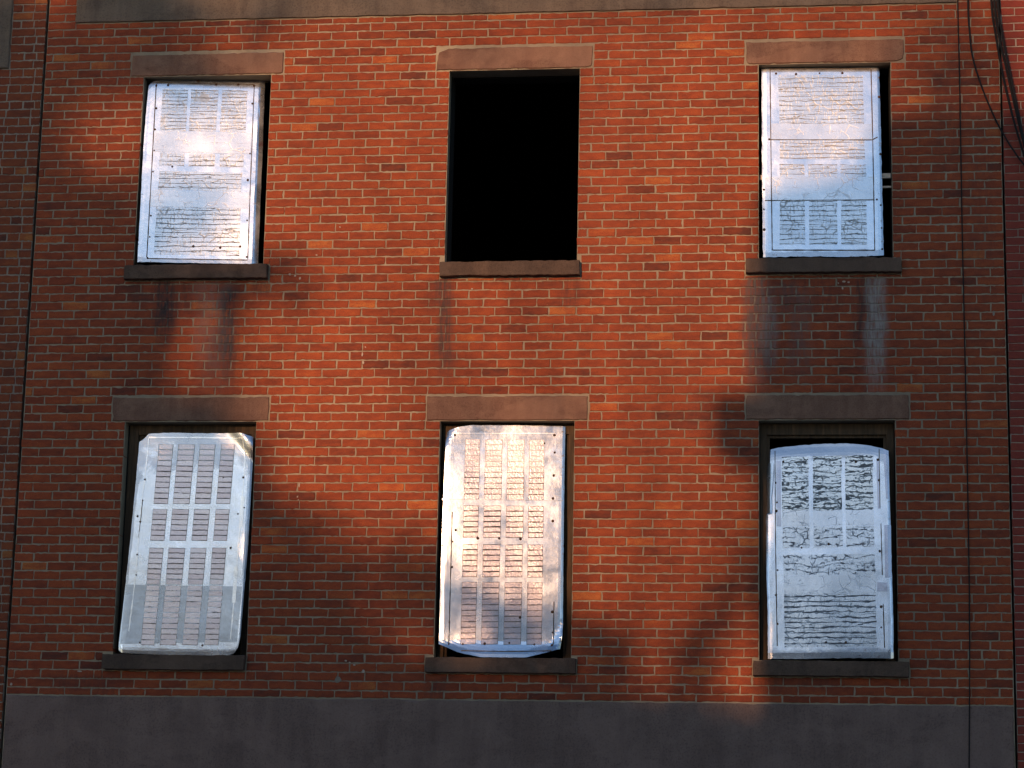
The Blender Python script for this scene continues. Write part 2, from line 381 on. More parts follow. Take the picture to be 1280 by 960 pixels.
def brickwork(name, x0, x1, z0, z1, holes, course, L, phase, mats, parent, zref=ZREF, seed=1, joint=.0095, headers=(), jit=.0017, drift=.010, deep=(), flemish=False, wobble=.003):
    r = random.Random(seed)
    V, F, T, ST = [], [], [], []
    k0 = int(math.floor((z0-zref)/course)); k1 = int(math.ceil((z1-zref)/course))
    for kk in range(k0, k1):
        za, zb = max(z0, zref+kk*course), min(z1, zref+(kk+1)*course)
        if zb-za < .02: continue
        cuts = sorted({x0, x1, *[c for h in holes for c in h[:2] if x0 < c < x1 and h[2] < zb and h[3] > za]})
        segs = []
        for a, b in zip(cuts, cuts[1:]):
            lo, hi = za, zb; xm = (a+b)/2
            for (hx0, hx1, hz0, hz1) in holes:
                if hx0 <= xm <= hx1 and hz0 < hi and hz1 > lo:
                    up, dn = hi-max(hz1, lo), min(hz0, hi)-lo
                    if up >= dn: lo = max(lo, hz1)
                    else: hi = min(hi, hz0)
            if hi-lo < .022: continue
            if segs and abs(segs[-1][1]-a) < 1e-6 and abs(segs[-1][2]-lo) < 1e-6 and abs(segs[-1][3]-hi) < 1e-6: segs[-1][1] = b
            else: segs.append([a, b, lo, hi])
        hd = [h for h in headers if h[0] == kk]
        ph = phase + (L/2 if kk % 2 else 0) + r.gauss(0, drift) + .02*math.sin(kk*.21)
        for a, b, lo, hi in segs:
            js = []; x = ph + math.floor((a-ph)/L)*L
            while x < b:
                if flemish and kk % 2: js += [x, x+L/2]
                else: js.append(x)
                x += L
            js = [q+r.gauss(0, .0035) for q in js]
            for h in hd:
                js = [q for q in js if not (h[1] < q < h[2])] + [h[1]+i*L/2+r.gauss(0, .004) for i in range(int((h[2]-h[1])/(L/2))+1)]
            js = sorted(q for q in js if a+.045 < q < b-.045)
            ends = [a]+js+[b]
            for e0, e1 in zip(ends, ends[1:]):
                g0 = joint/2 if e0 != a else .0015+abs(r.gauss(0, .0028)); g1 = joint/2 if e1 != b else .0015+abs(r.gauss(0, .0028))
                xa, xb = e0+g0+r.gauss(0, .0012), e1-g1+r.gauss(0, .0012)
                if xb-xa < .03: continue
                zl = lo+joint/2*(.9+.2*r.random()) + wobble*noise.noise(Vector((xa*.9, kk*3.1, seed)))
                zh = hi-joint/2*(.9+.2*r.random()) + wobble*noise.noise(Vector((xa*.9, kk*3.1+3.1, seed)))
                tilt = r.gauss(0, .0012)
                yf = r.gauss(0, .0011); yb = .02
                dp = [d for d in deep if (abs(e0-d[1]) < 1e-4 or abs(e1-d[0]) < 1e-4) and d[2]-.01 < (lo+hi)/2 < d[3]+.01]
                if dp: yb = .10
                b0 = len(V)
                xs = [xa+(xb-xa)*t for t in (0, .125, .25, .375, .5, .625, .75, .875)]
                ring = [(q, zl) for q in xs] + [(xb, zl), (xb, (zl+zh)/2)] + [(xb-(q-xa), zh) for q in xs] + [(xa, zh), (xa, (zl+zh)/2)]
                N = len(ring); bev = .0035
                cxm, czm = (xa+xb)/2, (zl+zh)/2
                chip = r.randrange(N) if r.random() < .22 else -1
                for lay in range(3):
                    for i, (px, pz) in enumerate(ring):
                        rr = random.Random(hash((seed, kk, round(e0, 3), i)))
                        px += rr.gauss(0, jit); pz += rr.gauss(0, jit)+tilt*(px-cxm)/.1
                        if i == chip and lay: px += (cxm-px)*.04; pz += (czm-pz)*.13
                        if lay == 2:
                            px += bev if px < cxm-.03 and (i in (0, N-1, N-2)) else (-bev if (i in (8, 9, 10)) else 0)
                            pz += bev if i <= 8 else (-bev if 10 <= i <= N-2 else 0)
                        V.append((px, (yb, yf+bev, yf)[lay], pz))
                for q in (0, 1):
                    for i in range(N): F.append((b0+q*N+i, b0+q*N+(i+1) % N, b0+(q+1)*N+(i+1) % N, b0+(q+1)*N+i))
                c0 = b0+2*N                      # bottom run 0..8, right mid 9, top run 10..18 (right to left), left mid N-1
                F.append((c0+N-1, c0, c0+1, c0+17)); F.append((c0+N-1, c0+17, c0+18))
                for i in range(1, 7): F.append((c0+i, c0+i+1, c0+17-i, c0+18-i))
                F.append((c0+7, c0+8, c0+9, c0+11)); F.append((c0+9, c0+10, c0+11))
                t = min(1, max(0, r.gauss(.50, .085)))
                if r.random() < .03: t = r.uniform(.10, .25)
                if r.random() < .03: t = r.uniform(.80, .95)
                T += [t]*(3*N)
                ST += [stain_shade_at(px, pz) for (px, _, pz) in V[b0:]]
    return mesh(name, V, F, mats, parent, {'tint': ('FLOAT', T), 'stain_shade': ('FLOAT_COLOR', ST)})

def mortar_wall(name, x0, x1, z0, z1, holes, mat, parent, y0=.0045, y1=.30, step=.045):
    xs = sorted({x0, x1, *[c for h in holes for c in h[:2] if x0 < c < x1]})
    zs = sorted({z0, z1, *[c for h in holes for c in h[2:4] if z0 < c < z1]})
    V, F, ST = [], [], []
    def quad(p, q, rr, s):
        b = len(V); V.extend((p, q, rr, s)); F.append((b, b+1, b+2, b+3)); ST.extend(stain_shade_at(v[0], v[2]) for v in (p, q, rr, s))
    inside = lambda x, z: any(h[0] < x < h[1] and h[2] < z < h[3] for h in holes)
    for a, b in zip(xs, xs[1:]):
        for c, d in zip(zs, zs[1:]):
            xm, zm = (a+b)/2, (c+d)/2
            if inside(xm, zm): continue
            nx, nz = max(1, int((b-a)/step)), max(1, int((d-c)/step))
            for i in range(nx):
                for j in range(nz):
                    xa, xb = a+(b-a)*i/nx, a+(b-a)*(i+1)/nx; za, zb = c+(d-c)*j/nz, c+(d-c)*(j+1)/nz
                    quad((xa, y0, za), (xb, y0, za), (xb, y0, zb), (xa, y0, zb))
            quad((b, y1, c), (a, y1, c), (a, y1, d), (b, y1, d))
            e = 1e-3
            if a == x0 or inside(a-e, zm): quad((a, y1, c), (a, y0, c), (a, y0, d), (a, y1, d))
            if b == x1 or inside(b+e, zm): quad((b, y0, c), (b, y1, c), (b, y1, d), (b, y0, d))
            if c == z0 or inside(xm, c-e): quad((a, y1, c), (b, y1, c), (b, y0, c), (a, y0, c))
            if d == z1 or inside(xm, d+e): quad((a, y0, d), (b, y0, d), (b, y1, d), (a, y1, d))
    return mesh(name, V, F, mat, parent, {'stain_shade': ('FLOAT_COLOR', ST)})

# ================================================================== ground
def sheet(name, x0, x1, y0, y1, z, mat):
    return structure(mesh(name, [(x0, y0, z), (x1, y0, z), (x1, y1, z), (x0, y1, z)], [(0, 1, 2, 3)], mat))
sheet('ground', -300, 300, -300, 300, -.13, M['asphalt'])
sheet('road', -120, 120, -13.6, -3.6, -.126, M['asphalt'])
mb = MB(); mb.box(-60, 60, -3.6, -.02, -.128, 0.0); structure(mb.build('sidewalk', M['concrete']))
mb = MB(); mb.box(-60, 60, -19.9, -13.6, -.128, 0.0); structure(mb.build('sidewalk', M['concrete']))
mb = MB()
for i in range(-10, 10): mb.box(i*5.0, i*5.0+2.5, -8.66, -8.54, -.1255, -.122)
structure(mb.build('road_marking', M['paint']))

# ================================================================== main building
OPEN = [(a, b, *UZ) for a, b in XS] + [(a, b, *LZ) for a, b in XS]
main = thing('brick_building', 'middle brick building with six window openings, brown lintels and dark cement band', 'building', (-2.2, 0, 0))
holes = list(OPEN)
for (a, b) in LINX: holes += [(a-.004, b+.004, 5.035, 5.228), (a-.004, b+.004, 7.806, 7.992)]
for (a, b) in SILU: holes.append((a-.003, b+.003, 6.143, 6.266))
for (a, b) in SILL: holes.append((a-.003, b+.003, 3.138, 3.262))
holes.append((TBX[0], TBX[1], ZT, 12))
hk = lambda py: int(math.floor((at(1190, py)[1]-ZREF)/CO))
HEAD = [(hk(727), .76, XR), (hk(817), .80, XR)]
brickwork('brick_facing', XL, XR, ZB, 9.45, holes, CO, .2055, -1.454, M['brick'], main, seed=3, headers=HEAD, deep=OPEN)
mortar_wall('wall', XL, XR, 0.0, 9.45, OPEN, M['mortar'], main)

for i, (a, b) in enumerate(LINX):
    ch = {0: [(-3.995, 7.81, .03, .008)], 1: [(-2.78, 7.99, .10, .03), (-1.56, 7.81, .04, .012)], 2: [(.815, 7.806, .05, .02), (-.386, 7.81, .03, .01)]}[i]
    o = rough_block('lintel', a, b, -.006, .16, 7.806, 7.990, M['lintel'], main, seed=11+i, jit=.0045, chips=ch)
    o = rough_block('lintel', a, b, -.006, .16, 5.035, 5.226, M['lintel'], main, seed=21+i, jit=.0045)
for i, (a, b) in enumerate(SILU): rough_block('sill', a, b, -.055, .22, 6.146, 6.262, M['sill'], main, seed=31+i, jit=.0045, bev=.006)
for i, (a, b) in enumerate(SILL): rough_block('sill', a, b, -.055, .22, 3.141, 3.257, M['sill'], main, seed=41+i, jit=.0045, bev=.006)
rough_block('cement_band', XL+.004, XR-.004, -.016, .003, 0.0, 2.946, M['cement_low'], main, n=160, jit=.008, bev=.008, seed=51)
rough_block('cement_band', TBX[0], TBX[1], -.012, .003, ZT+.003, 9.30, M['cement_top'], main, n=160, jit=.005, bev=.006, seed=52)
mb = MB(); mb.box(XL, XR, -.30, .30, 9.45, 9.75); mb.box(XL, XR, -.18, .30, 9.35+.101, 9.45+.0); 
mb = MB(); mb.box(XL, XR, -.22, .30, 9.452, 9.72); mb.build('cornice', M['cement_top'], main)
# rooms behind the openings, their darkness put into a near-black colour
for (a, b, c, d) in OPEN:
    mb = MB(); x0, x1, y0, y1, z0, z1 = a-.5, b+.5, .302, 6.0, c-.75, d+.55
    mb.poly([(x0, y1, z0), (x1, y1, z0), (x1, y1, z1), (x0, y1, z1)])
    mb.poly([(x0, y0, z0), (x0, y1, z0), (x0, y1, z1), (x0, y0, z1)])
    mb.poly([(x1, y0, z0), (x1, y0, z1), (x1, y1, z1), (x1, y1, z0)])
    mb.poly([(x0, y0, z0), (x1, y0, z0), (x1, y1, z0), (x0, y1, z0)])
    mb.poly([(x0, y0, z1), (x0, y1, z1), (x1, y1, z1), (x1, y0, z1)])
    # reveal lining in the same near-black, deep in the wall
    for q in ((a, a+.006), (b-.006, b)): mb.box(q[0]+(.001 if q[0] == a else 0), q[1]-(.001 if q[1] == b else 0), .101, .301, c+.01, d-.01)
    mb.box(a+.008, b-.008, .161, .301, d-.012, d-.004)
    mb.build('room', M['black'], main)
# timber frames of the lower windows
FR = [(.078, .058, .078), (.052, .050, .080), (.055, .060, .088)]
for (a, b), (lw, rw, tw) in zip(XS, FR):
    mb = MB(); c, d = LZ
    mb.box(a+.008, a+lw, .110, .20, c, d-.005); mb.box(b-rw, b-.008, .110, .20, c, d-.005)
    mb.box(a+lw+.001, b-rw-.001, .113, .20, d-tw, d-.006)
    mb.box(a+lw+.001, a+lw+.022, .135, .20, c, d-tw-.001); mb.box(b-rw-.022, b-rw-.001, .135, .20, c, d-tw-.001)
    mb.box(a+lw+.023, b-rw-.023, .138, .20, d-tw-.022, d-tw-.001)
    mb.build('window_frame', M['wood'], main)
# flecks of old paint and filler on the brick
def fleck(pts, parent, mat=None):
    for (px, py, w, h) in pts:
        V, F = [], []
        x, z = at(px, py); n = 7; b = 0
        for i in range(n):
            t = i/n*6.283; q = .6+.6*rng.random()
            V.append((x+w/157/2*math.cos(t)*q, -.0045, z+h/157/2*math.sin(t)*q))
        for i in range(n): V.append((V[i][0], .004, V[i][2]))
        F.append(tuple(n-1-i for i in range(n)))
        for i in range(n): F.append((b+i, b+(i+1) % n, b+n+(i+1) % n, b+n+i))
        mesh('paint_fleck', V, F, mat or M['fleck'], parent)
fleck([(453, 443, 2.5, 7), (454, 453, 3, 5), (457, 434, 2, 2)], main)
fleck([(362, 343, 4, 3), (369, 345, 3.5, 3), (375, 348, 3, 4)], main)
fleck([(374, 606, 2, 6), (372, 621, 2, 3), (373, 625, 1.6, 2)], main)
fleck([(1055, 352, 4, 2.5), (1061, 353, 3, 2.5), (1053, 360, 2.5, 5), (1048, 354, 2, 2)], main)
fleck([(432, 826, 3, 2), (437, 828, 3, 2), (443, 831, 4, 2), (454, 839, 4, 4)], main)
fleck([(422, 850, 9, 11)], main, M['mortar_left']); fleck([(1242, 392, 4, 9)], main, M['mortar_left'])
fleck([(425, 284, 3, 2), (396, 319, 3, 2), (848, 537, 2, 4), (590, 361, 3, 2), (14, 855, 3, 4), (100, 839, 6, 2)], main)

# ================================================================== neighbours
lft = thing('brick_building', 'left neighbour brick wall beyond the dark vertical joint, cropped by the left edge', 'building', (-10, 0, 0))
lx = at(17, 0)[0]; lz = at(8, 86)[1]
G = .017
lh = [(-8.2, lx, lz, 9.2)]
brickwork('brick_facing', -8.6, XL-G, 2.2, 9.45, lh, CO, .2055, -6.02, M['brick_left'], lft, seed=5, flemish=True, zref=ZREF+.02)
mortar_wall('wall', -16, XL-G-.004, 0, 9.45, [], M['mortar_left'], lft)
rough_block('lintel', -8.2, lx, -.012, .004, lz, 9.2, M['cement_top'], lft, seed=61)
rgt = thing('brick_building', 'right neighbour wall of smooth red brick with thin pale joints at the right edge', 'building', (6, 0, 0))
G2 = .014
brickwork('brick_facing', XR+G2, 4.2, 0.8, 9.45, [], .0622, .2055, XR+.13, M['brick_right'], rgt, seed=9, zref=ZREF+.013, joint=.0065, jit=.0008, drift=.004, wobble=.001)
mortar_wall('wall', XR+G2+.003, 12, 0, 9.45, [], M['mortar_right'], rgt)
# near-black backing behind both joint gaps: the party walls' recessed edge
for (r_, x0, x1) in ((lft, XL-G-.003, XL-.001), (rgt, XR+.001, XR+G2+.002)):
    mb = MB(); mb.box(x0, x1, .05, .28, 0, 9.4); mb.build('joint_filler', M['black'], r_)

# ================================================================== cables
def cable(pts, rad_, label, name='cable', sub=10, n=6):
    """pts: (px, py, distance in front of the wall)"""
    P = []
    for px, py, d in pts: x, z = at(px, py, -d); P.append(Vector((x, -d, z)))
    Q = []
    for i in range(len(P)-1):
        p0, p1, p2, p3 = P[max(0, i-1)], P[i], P[i+1], P[min(len(P)-1, i+2)]
        for s in range(sub):
            t = s/sub
            Q.append(.5*((2*p1)+(p2-p0)*t+(2*p0-5*p1+4*p2-p3)*t*t+(3*p1-p0-3*p2+p3)*t**3))
    Q.append(P[-1])
    o0 = Q[-1].copy(); V, F = [], []
    for i, q in enumerate(Q):
        d = (Q[min(len(Q)-1, i+1)]-Q[max(0, i-1)]).normalized()
        a = d.cross(Vector((0, 1, .01))).normalized(); b = d.cross(a)
        for j in range(n):
            t = j/n*6.2832; V.append(tuple(q+a*math.cos(t)*rad_+b*math.sin(t)*rad_))
    for i in range(len(Q)-1):
        for j in range(n): F.append((i*n+j, i*n+(j+1) % n, (i+1)*n+(j+1) % n, (i+1)*n+j))
    F += [tuple(range(n)), tuple(reversed(range(len(V)-n, len(V))))]
    o = mesh(name, V, F, M['cable'], smooth=True); tag(o, label, 'cable', 'cables on the wall by the right neighbour')
    return o
cable([(1195, -140, .012), (1197, 0, .010), (1199, 80, .011), (1201, 190, .009), (1203, 300, .010), (1207, 480, .010), (1210.5, 660, .010), (1212, 780, .010), (1212, 880, .022), (1211.5, 960, .022), (1211, 1100, .022)], .0045,
      'thin dark cable running straight down the wall through the whole height of the picture')
cable([(1209, -140, .02), (1210, 0, .02), (1212, 40, .02), (1216, 72, .02), (1227, 108, .02), (1241, 142, .02), (1251, 162, .02), (1265, 185, .03), (1282, 208, .04), (1330, 262, .06)], .0068,
      'single dark cable that bends away rightward and crosses the joint below the other slanting cables')
cable([(1234, -120, .05), (1239, 0, .05), (1244, 40, .05), (1254, 96, .05), (1266, 146, .05), (1277, 184, .05), (1288, 218, .05), (1310, 280, .05)], .0085, 'leftmost and thinnest cable of the slanting bundle at the upper right')
cable([(1236, -120, .07), (1243, 0, .07), (1249, 46, .07), (1258, 86, .07), (1268, 130, .07), (1278, 172, .07), (1290, 218, .07), (1310, 290, .07)], .009, 'cable in the middle of the slanting bundle at the upper right')
cable([(1240, -120, .085), (1247, 0, .085), (1253, 44, .085), (1261, 84, .085), (1270, 128, .085), (1279, 170, .085), (1291, 220, .085), (1312, 300, .085)], .009, 'rightmost cable of the slanting bundle at the upper right')

# ================================================================== metal window covers
def smooth(t): t = min(1, max(0, t)); return t*t*(3-2*t)
class Cover:
    """sheet whose outline comes from four edge curves given as photo points (u 0..1 along each)"""
    def __init__(s, root, Y, L, R, T, B, seed, curl, edge=None, rust=None, tilt=.10, yaw=0.0):
        s.tilt = tilt; s.yaw = yaw; s.Y, s.seed, s.root, s.curlf, s.edgef, s.rustf = Y, seed, root, curl, edge, rust
        s.c = [[at(px, py, Y) for px, py in q] for q in (L, R, T, B)]       # L,R listed top->bottom; T,B left->right
        s.x0 = min(p[0] for q in s.c for p in q); s.x1 = max(p[0] for q in s.c for p in q)
        s.z0 = min(p[1] for q in s.c for p in q); s.z1 = max(p[1] for q in s.c for p in q)
    @staticmethod
    def walk(c, t):
        L = [math.dist(a, b) for a, b in zip(c, c[1:])]; d = t*sum(L)
        for i, l in enumerate(L):
            if d <= l or i == len(L)-1:
                f = d/l if l else 0
                return (c[i][0]+(c[i+1][0]-c[i][0])*f, c[i][1]+(c[i+1][1]-c[i][1])*f)
            d -= l
    def y(s, x, z):
        u = (x-s.x0)/(s.x1-s.x0); v = (s.z1-z)/(s.z1-s.z0)
        b = noise.noise(Vector((x*2.3+s.seed, z*1.9, s.seed)))*.004 + noise.noise(Vector((x*7, z*6+s.seed, 3)))*.0009
        return s.Y + b + s.curlf(u, v) - s.tilt*(v-.5)*(s.z1-s.z0)/1.6 + s.yaw*(u-.5)
    def sheet(s, mats, nu=48, nv=72, jag=.004):
        V, F, E, RU = [], [], [], []
        Lc, Rc, Tc, Bc = s.c
        for j in range(nv+1):
            v = j/nv
            for i in range(nu+1):
                u = i/nu
                l, r, t, b = s.walk(Lc, v), s.walk(Rc, v), s.walk(Tc, u), s.walk(Bc, u)
                x = (1-v)*t[0]+v*b[0]+(1-u)*l[0]+u*r[0]-((1-u)*(1-v)*Tc[0][0]+u*(1-v)*Tc[-1][0]+(1-u)*v*Bc[0][0]+u*v*Bc[-1][0])
                z = (1-v)*t[1]+v*b[1]+(1-u)*l[1]+u*r[1]-((1-u)*(1-v)*Tc[0][1]+u*(1-v)*Tc[-1][1]+(1-u)*v*Bc[0][1]+u*v*Bc[-1][1])
                if j in (0, nv): z += jag*noise.noise(Vector((u*24, j+s.seed, 1)))
                if i in (0, nu): x += jag*.7*noise.noise(Vector((v*30, i+s.seed, 2)))
                V.append((x, s.y(x, z), z))
                E.append(s.edgef(u, v) if s.edgef else 0.0); RU.append(s.rustf(u, v) if s.rustf else 0.0)
        n = len(V)
        for j in range(nv):
            for i in range(nu):
                a = j*(nu+1)+i; F.append((a, a+nu+1, a+nu+2, a+1))
        th = .002
        V += [(x, y+th, z) for (x, y, z) in V]; E += E; RU += RU
        F += [tuple(n+q for q in reversed(f)) for f in F[:]]
        rim = [i for i in range(nu+1)] + [j*(nu+1)+nu for j in range(1, nv+1)] + [nv*(nu+1)+i for i in range(nu-1, -1, -1)] + [j*(nu+1) for j in range(nv-1, 0, -1)]
        for a, b in zip(rim, rim[1:]+rim[:1]): F.append((a, b, b+n, a+n))
        return mesh('metal_sheet', V, F, mats, s.root, {'edge': ('FLOAT', E), 'rust': ('FLOAT', RU)}, smooth=False)
    def patch(s, name, quad, mat, lift=.0016, step=.035, jag=.0, edge=0.0):
        """thin film following the sheet; quad = photo points TL, TR, BR, BL"""
        q = [at(px, py, s.Y) for px, py in quad]
        nu = max(2, int(math.dist(q[0], q[1])/step)); nv = max(1, int(math.dist(q[0], q[3])/step))
        V, F = [], []
        for j in range(nv+1):
            for i in range(nu+1):
                u, v = i/nu, j/nv
                x = (1-v)*((1-u)*q[0][0]+u*q[1][0])+v*((1-u)*q[3][0]+u*q[2][0])
                z = (1-v)*((1-u)*q[0][1]+u*q[1][1])+v*((1-u)*q[3][1]+u*q[2][1])
                if jag and j in (0, nv): z += jag*noise.noise(Vector((x*22, j*3+s.seed, z)))
                if jag and i in (0, nu): x += jag*noise.noise(Vector((z*22, i*3+s.seed, x)))
                V.append((x, s.y(x, z)-lift, z))
        n = len(V)
        for j in range(nv):
            for i in range(nu): a = j*(nu+1)+i; F.append((a, a+nu+1, a+nu+2, a+1))
        V += [(x, y+.0008, z) for x, y, z in V]
        rim = [i for i in range(nu+1)] + [j*(nu+1)+nu for j in range(1, nv+1)] + [nv*(nu+1)+i for i in range(nu-1, -1, -1)] + [j*(nu+1) for j in range(nv-1, 0, -1)]
        for a, b in zip(rim, rim[1:]+rim[:1]): F.append((a, b, b+n, a+n))
        return mesh(name, V, F, mat, s.root, {'edge': ('FLOAT', [edge]*len(V))})
    def slats(s, quad, rows, mat, pale_rows=(), fat=1.0, rnd=None, line=1.15):
        """one louvred pane: backing film showing as lines between the slats"""
        r = rnd or rng
        V, F, T, MI = [], [], [], []
        P = lambda u, v: (quad[0][0]*(1-u)*(1-v)+quad[1][0]*u*(1-v)+quad[2][0]*u*v+quad[3][0]*(1-u)*v,
                          quad[0][1]*(1-u)*(1-v)+quad[1][1]*u*(1-v)+quad[2][1]*u*v+quad[3][1]*(1-u)*v)
        H = abs(quad[3][1]-quad[0][1]); Wd = abs(quad[1][0]-quad[0][0])
        def strip(u0, u1, v0, v1, lift, mi, tint, n=5, wob=0.0):
            b = len(V)
            for v in (v0, v1):
                for i in range(n+1):
                    u = u0+(u1-u0)*i/n; px, py = P(u, v)
                    py += wob*r.gauss(0, 1)
                    x, z = at(px, py, s.Y); V.append((x, s.y(x, z)-lift, z)); T.append(tint)
            for i in range(n): F.append((b+i, b+n+1+i, b+n+2+i, b+i+1)); MI.append(mi)
        for k_ in range(rows):
            v0, v1 = k_/rows, (k_+1)/rows
            pale = k_ in pale_rows
            strip(0, 1, v0, v1, .0014, 2 if pale else 1, 0)
            g = line*(.75+.5*r.random())/H/2; gu = .9/Wd*(.5 if not pale else 1)
            strip(gu, 1-gu, v0+g, v1-g, .0028, 0, min(1, max(0, r.gauss(.35, .25))), wob=.16)
        return mesh('slatted_pane', V, F, [mat, M['gap_dark'], M['gap_pale']], s.root, {'tint': ('FLOAT', T)}, MI)
    def line(s, pts, w, mat, name='seam_line'):
        V, F = [], []
        P = []
        for (a, b) in zip(pts, pts[1:]):
            n = max(2, int(math.dist(a, b)/6))
            P += [(a[0]+(b[0]-a[0])*i/n, a[1]+(b[1]-a[1])*i/n) for i in range(n)]
        P.append(pts[-1])
        for i, (px, py) in enumerate(P):
            a, b = P[max(0, i-1)], P[min(len(P)-1, i+1)]
            dx, dy = b[0]-a[0], b[1]-a[1]; l = math.hypot(dx, dy) or 1
            ww = w/2*(.7+.6*rng.random())
            for sg in (-1, 1):
                x, z = at(px-dy/l*ww*sg, py+dx/l*ww*sg, s.Y); V.append((x, s.y(x, z)-.0036, z))
        n = len(V); V += [(x, y+.003, z) for x, y, z in V]
        m_ = len(P)
        for i in range(m_-1):
            F.append((2*i, 2*i+1, 2*i+3, 2*i+2))
            F.append((2*i, 2*i+2, n+2*i+2, n+2*i)); F.append((2*i+1, n+2*i+1, n+2*i+3, 2*i+3))
        return mesh(name, V, F, mat, s.root)
    def nails(s, pts, size=.0085):
        for px, py in pts:
            x, z = at(px, py, s.Y); y = s.y(x, z)-.002
            V, F = [], []; n = 8; rr = size*(.75+.6*rng.random())
            for ring, (q, d) in enumerate(((1.0, 0.0), (.75, .004), (.3, .006))):
                for i in range(n): t = i/n*6.283; V.append((x+rr*q*math.cos(t), y-d, z+rr*q*math.sin(t)*1.05))
            for a in (0, 1):
                for i in range(n): F.append((a*n+i, a*n+(i+1) % n, (a+1)*n+(i+1) % n, (a+1)*n+i))
            F.append(tuple(2*n+i for i in range(n)))
            mesh('nail', V, F, M['rust'], s.root, smooth=True)

def bump_edge(u, v, t=.0, b=.0, l=.0, r=.0):
    """worn rim weight"""
    e = 0
    if t: e = max(e, 1-v/t)
    if b: e = max(e, 1-(1-v)/b)
    if l: e = max(e, 1-u/l)
    if r: e = max(e, 1-(1-u)/r)
    return max(0, e)
def cover_root(label, px, py, Y):
    x, z = at(px, py, Y)
    return thing('window_cover', label, 'window cover', (x, Y, z), 'sheet metal covers over the windows')
def flange(c, side, pts, w0, mat):
    """returned lip along a side: pts photo points down the edge, lip leans back into the opening"""
    V, F = [], []
    for i, (px, py) in enumerate(pts):
        x, z = at(px, py, c.Y); y = c.y(x, z)
        for dx, dy in ((0, -.001), (w0*.35*side, .006), (w0*side, .03), (w0*side-.002*side, .032)):
            V.append((x+dx+.001*rng.gauss(0, 1), y+dy, z))
    n = 4
    for i in range(len(pts)-1):
        for j in range(n-1): F.append((i*n+j, i*n+j+1, (i+1)*n+j+1, (i+1)*n+j))
    return mesh('side_lip', V, F, mat, c.root, {'edge': ('FLOAT', [.45]*len(V)), 'rust': ('FLOAT', [.6]*len(V))})
def lerp(a, b, t): return a+(b-a)*t
def wide(xa, xb, y0, y1, dxa=0, dxb=0): return [(xa, y0), (xb, y0), (xb+dxb, y1), (xa+dxa, y1)]

# ---- upper left: cracked window picture, rounded upper left corner
rt = cover_root('white metal cover in the upper left opening with cracked panes and bright right lip', 250, 331, .035)
c = Cover(rt, .035, [(185, 106), (180.5, 170), (178, 250), (175.5, 331)], [(321, 94), (318.5, 200), (315.5, 331)],
          [(185, 106), (190, 100.5), (200, 97), (212, 95.2), (260, 94.2), (321, 94)], [(175.5, 331), (315.5, 331)], 1.7,
          lambda u, v: .005*smooth((.06-v)/.06)+.005*smooth((.05-u)/.05),
          lambda u, v: bump_edge(u, v, .05, .04), lambda u, v: bump_edge(u, v, .10, .03, .03, .03), tilt=.118, yaw=.07)
c.sheet(M['sheet'])
flange(c, 1, [(320.8-5.2*i/24, 94.5+236*i/24) for i in range(25)], .042, M['sheet'])
for (xa, xb) in ((202.5, 233.7), (237.8, 271), (275.7, 306.9)): c.patch('cracked_pane', wide(xa, xb, 109.4, 163, -2.2, -2.2), M['crack_fine'], jag=.006)
c.patch('smooth_band', [(193, 163.5), (312.5, 163.5), (311.5, 190.5), (191.8, 190.5)], M['crack_light'], .0026, jag=.003)
for (xa, xb) in ((200.5, 231), (236.4, 268.2), (274.3, 303.5)): c.patch('cracked_pane', wide(xa, xb, 191.4, 207.6, -.7, -.7), M['crack_mid'], jag=.006)
c.patch('cracked_pane', wide(200.2, 302, 214.8, 239, -1.2, -1.5), M['crack_mid'], jag=.008)
c.patch('smooth_band', [(190, 240), (311, 240), (310, 260), (188.5, 260)], M['crack_light'], .0026, jag=.004)
c.patch('cracked_pane', wide(197.5, 301, 260.6, 321, -1.8, -.8), M['crack_mid'], jag=.006)
c.line([(194.5, 104), (192.5, 163), (190, 240), (187, 325)], 1.0, M['line']); c.line([(315, 102), (313, 190), (310.5, 325)], 1.0, M['line'])
c.line([(196, 102), (315, 101.3)], 1.1, M['line']); c.line([(187, 326.5), (310, 326)], 1.0, M['line'])
c.nails([(194.5, 106), (209, 105), (246, 99), (268, 102.5), (295, 102), (314.5, 103), (195, 135), (194, 162), (313, 126), (311, 190), (193.5, 189),
         (192.5, 216), (309, 224), (191, 272), (309, 275.5), (190, 299), (243.5, 310), (276.5, 311), (301, 309), (188, 326), (309, 322), (216, 209)])

# ---- upper right: pane over six lights, brace bars behind
rt = cover_root('half sunlit metal cover in the upper right opening, brace bar showing behind its edge', 1028, 322, .03)
c = Cover(rt, .03, [(952, 80.5), (952.5, 200), (954, 324)], [(1099, 76.5), (1102, 200), (1104.5, 321)],
          [(952, 80.5), (956, 78.8), (990, 78.2), (1040, 76.8), (1099, 76.5)], [(954, 324), (1000, 323), (1060, 323), (1104.5, 321)], 4.2,
          lambda u, v: .004*smooth((.04-v)/.04)+.004*smooth((u-.96)/.04)+.004*smooth((.04-u)/.04),
          lambda u, v: bump_edge(u, v, .04, .05, .03, .03), lambda u, v: bump_edge(u, v, .03, .02, .0, .03), tilt=.105, yaw=.02)
c.sheet(M['sheet'], jag=.007)
c.patch('cracked_pane', wide(972.5, 1079, 91.5, 153.6, 2, 1), M['crack_mid'], jag=.005)
c.patch('smooth_band', [(963, 153.8), (1090, 153.8), (1090.5, 174), (963.5, 174)], M['crack_light'], .0026, jag=.003)
c.patch('cracked_pane', wide(974.5, 1080.5, 174.8, 198.7, .5, .5), M['crack_fine'], jag=.006)
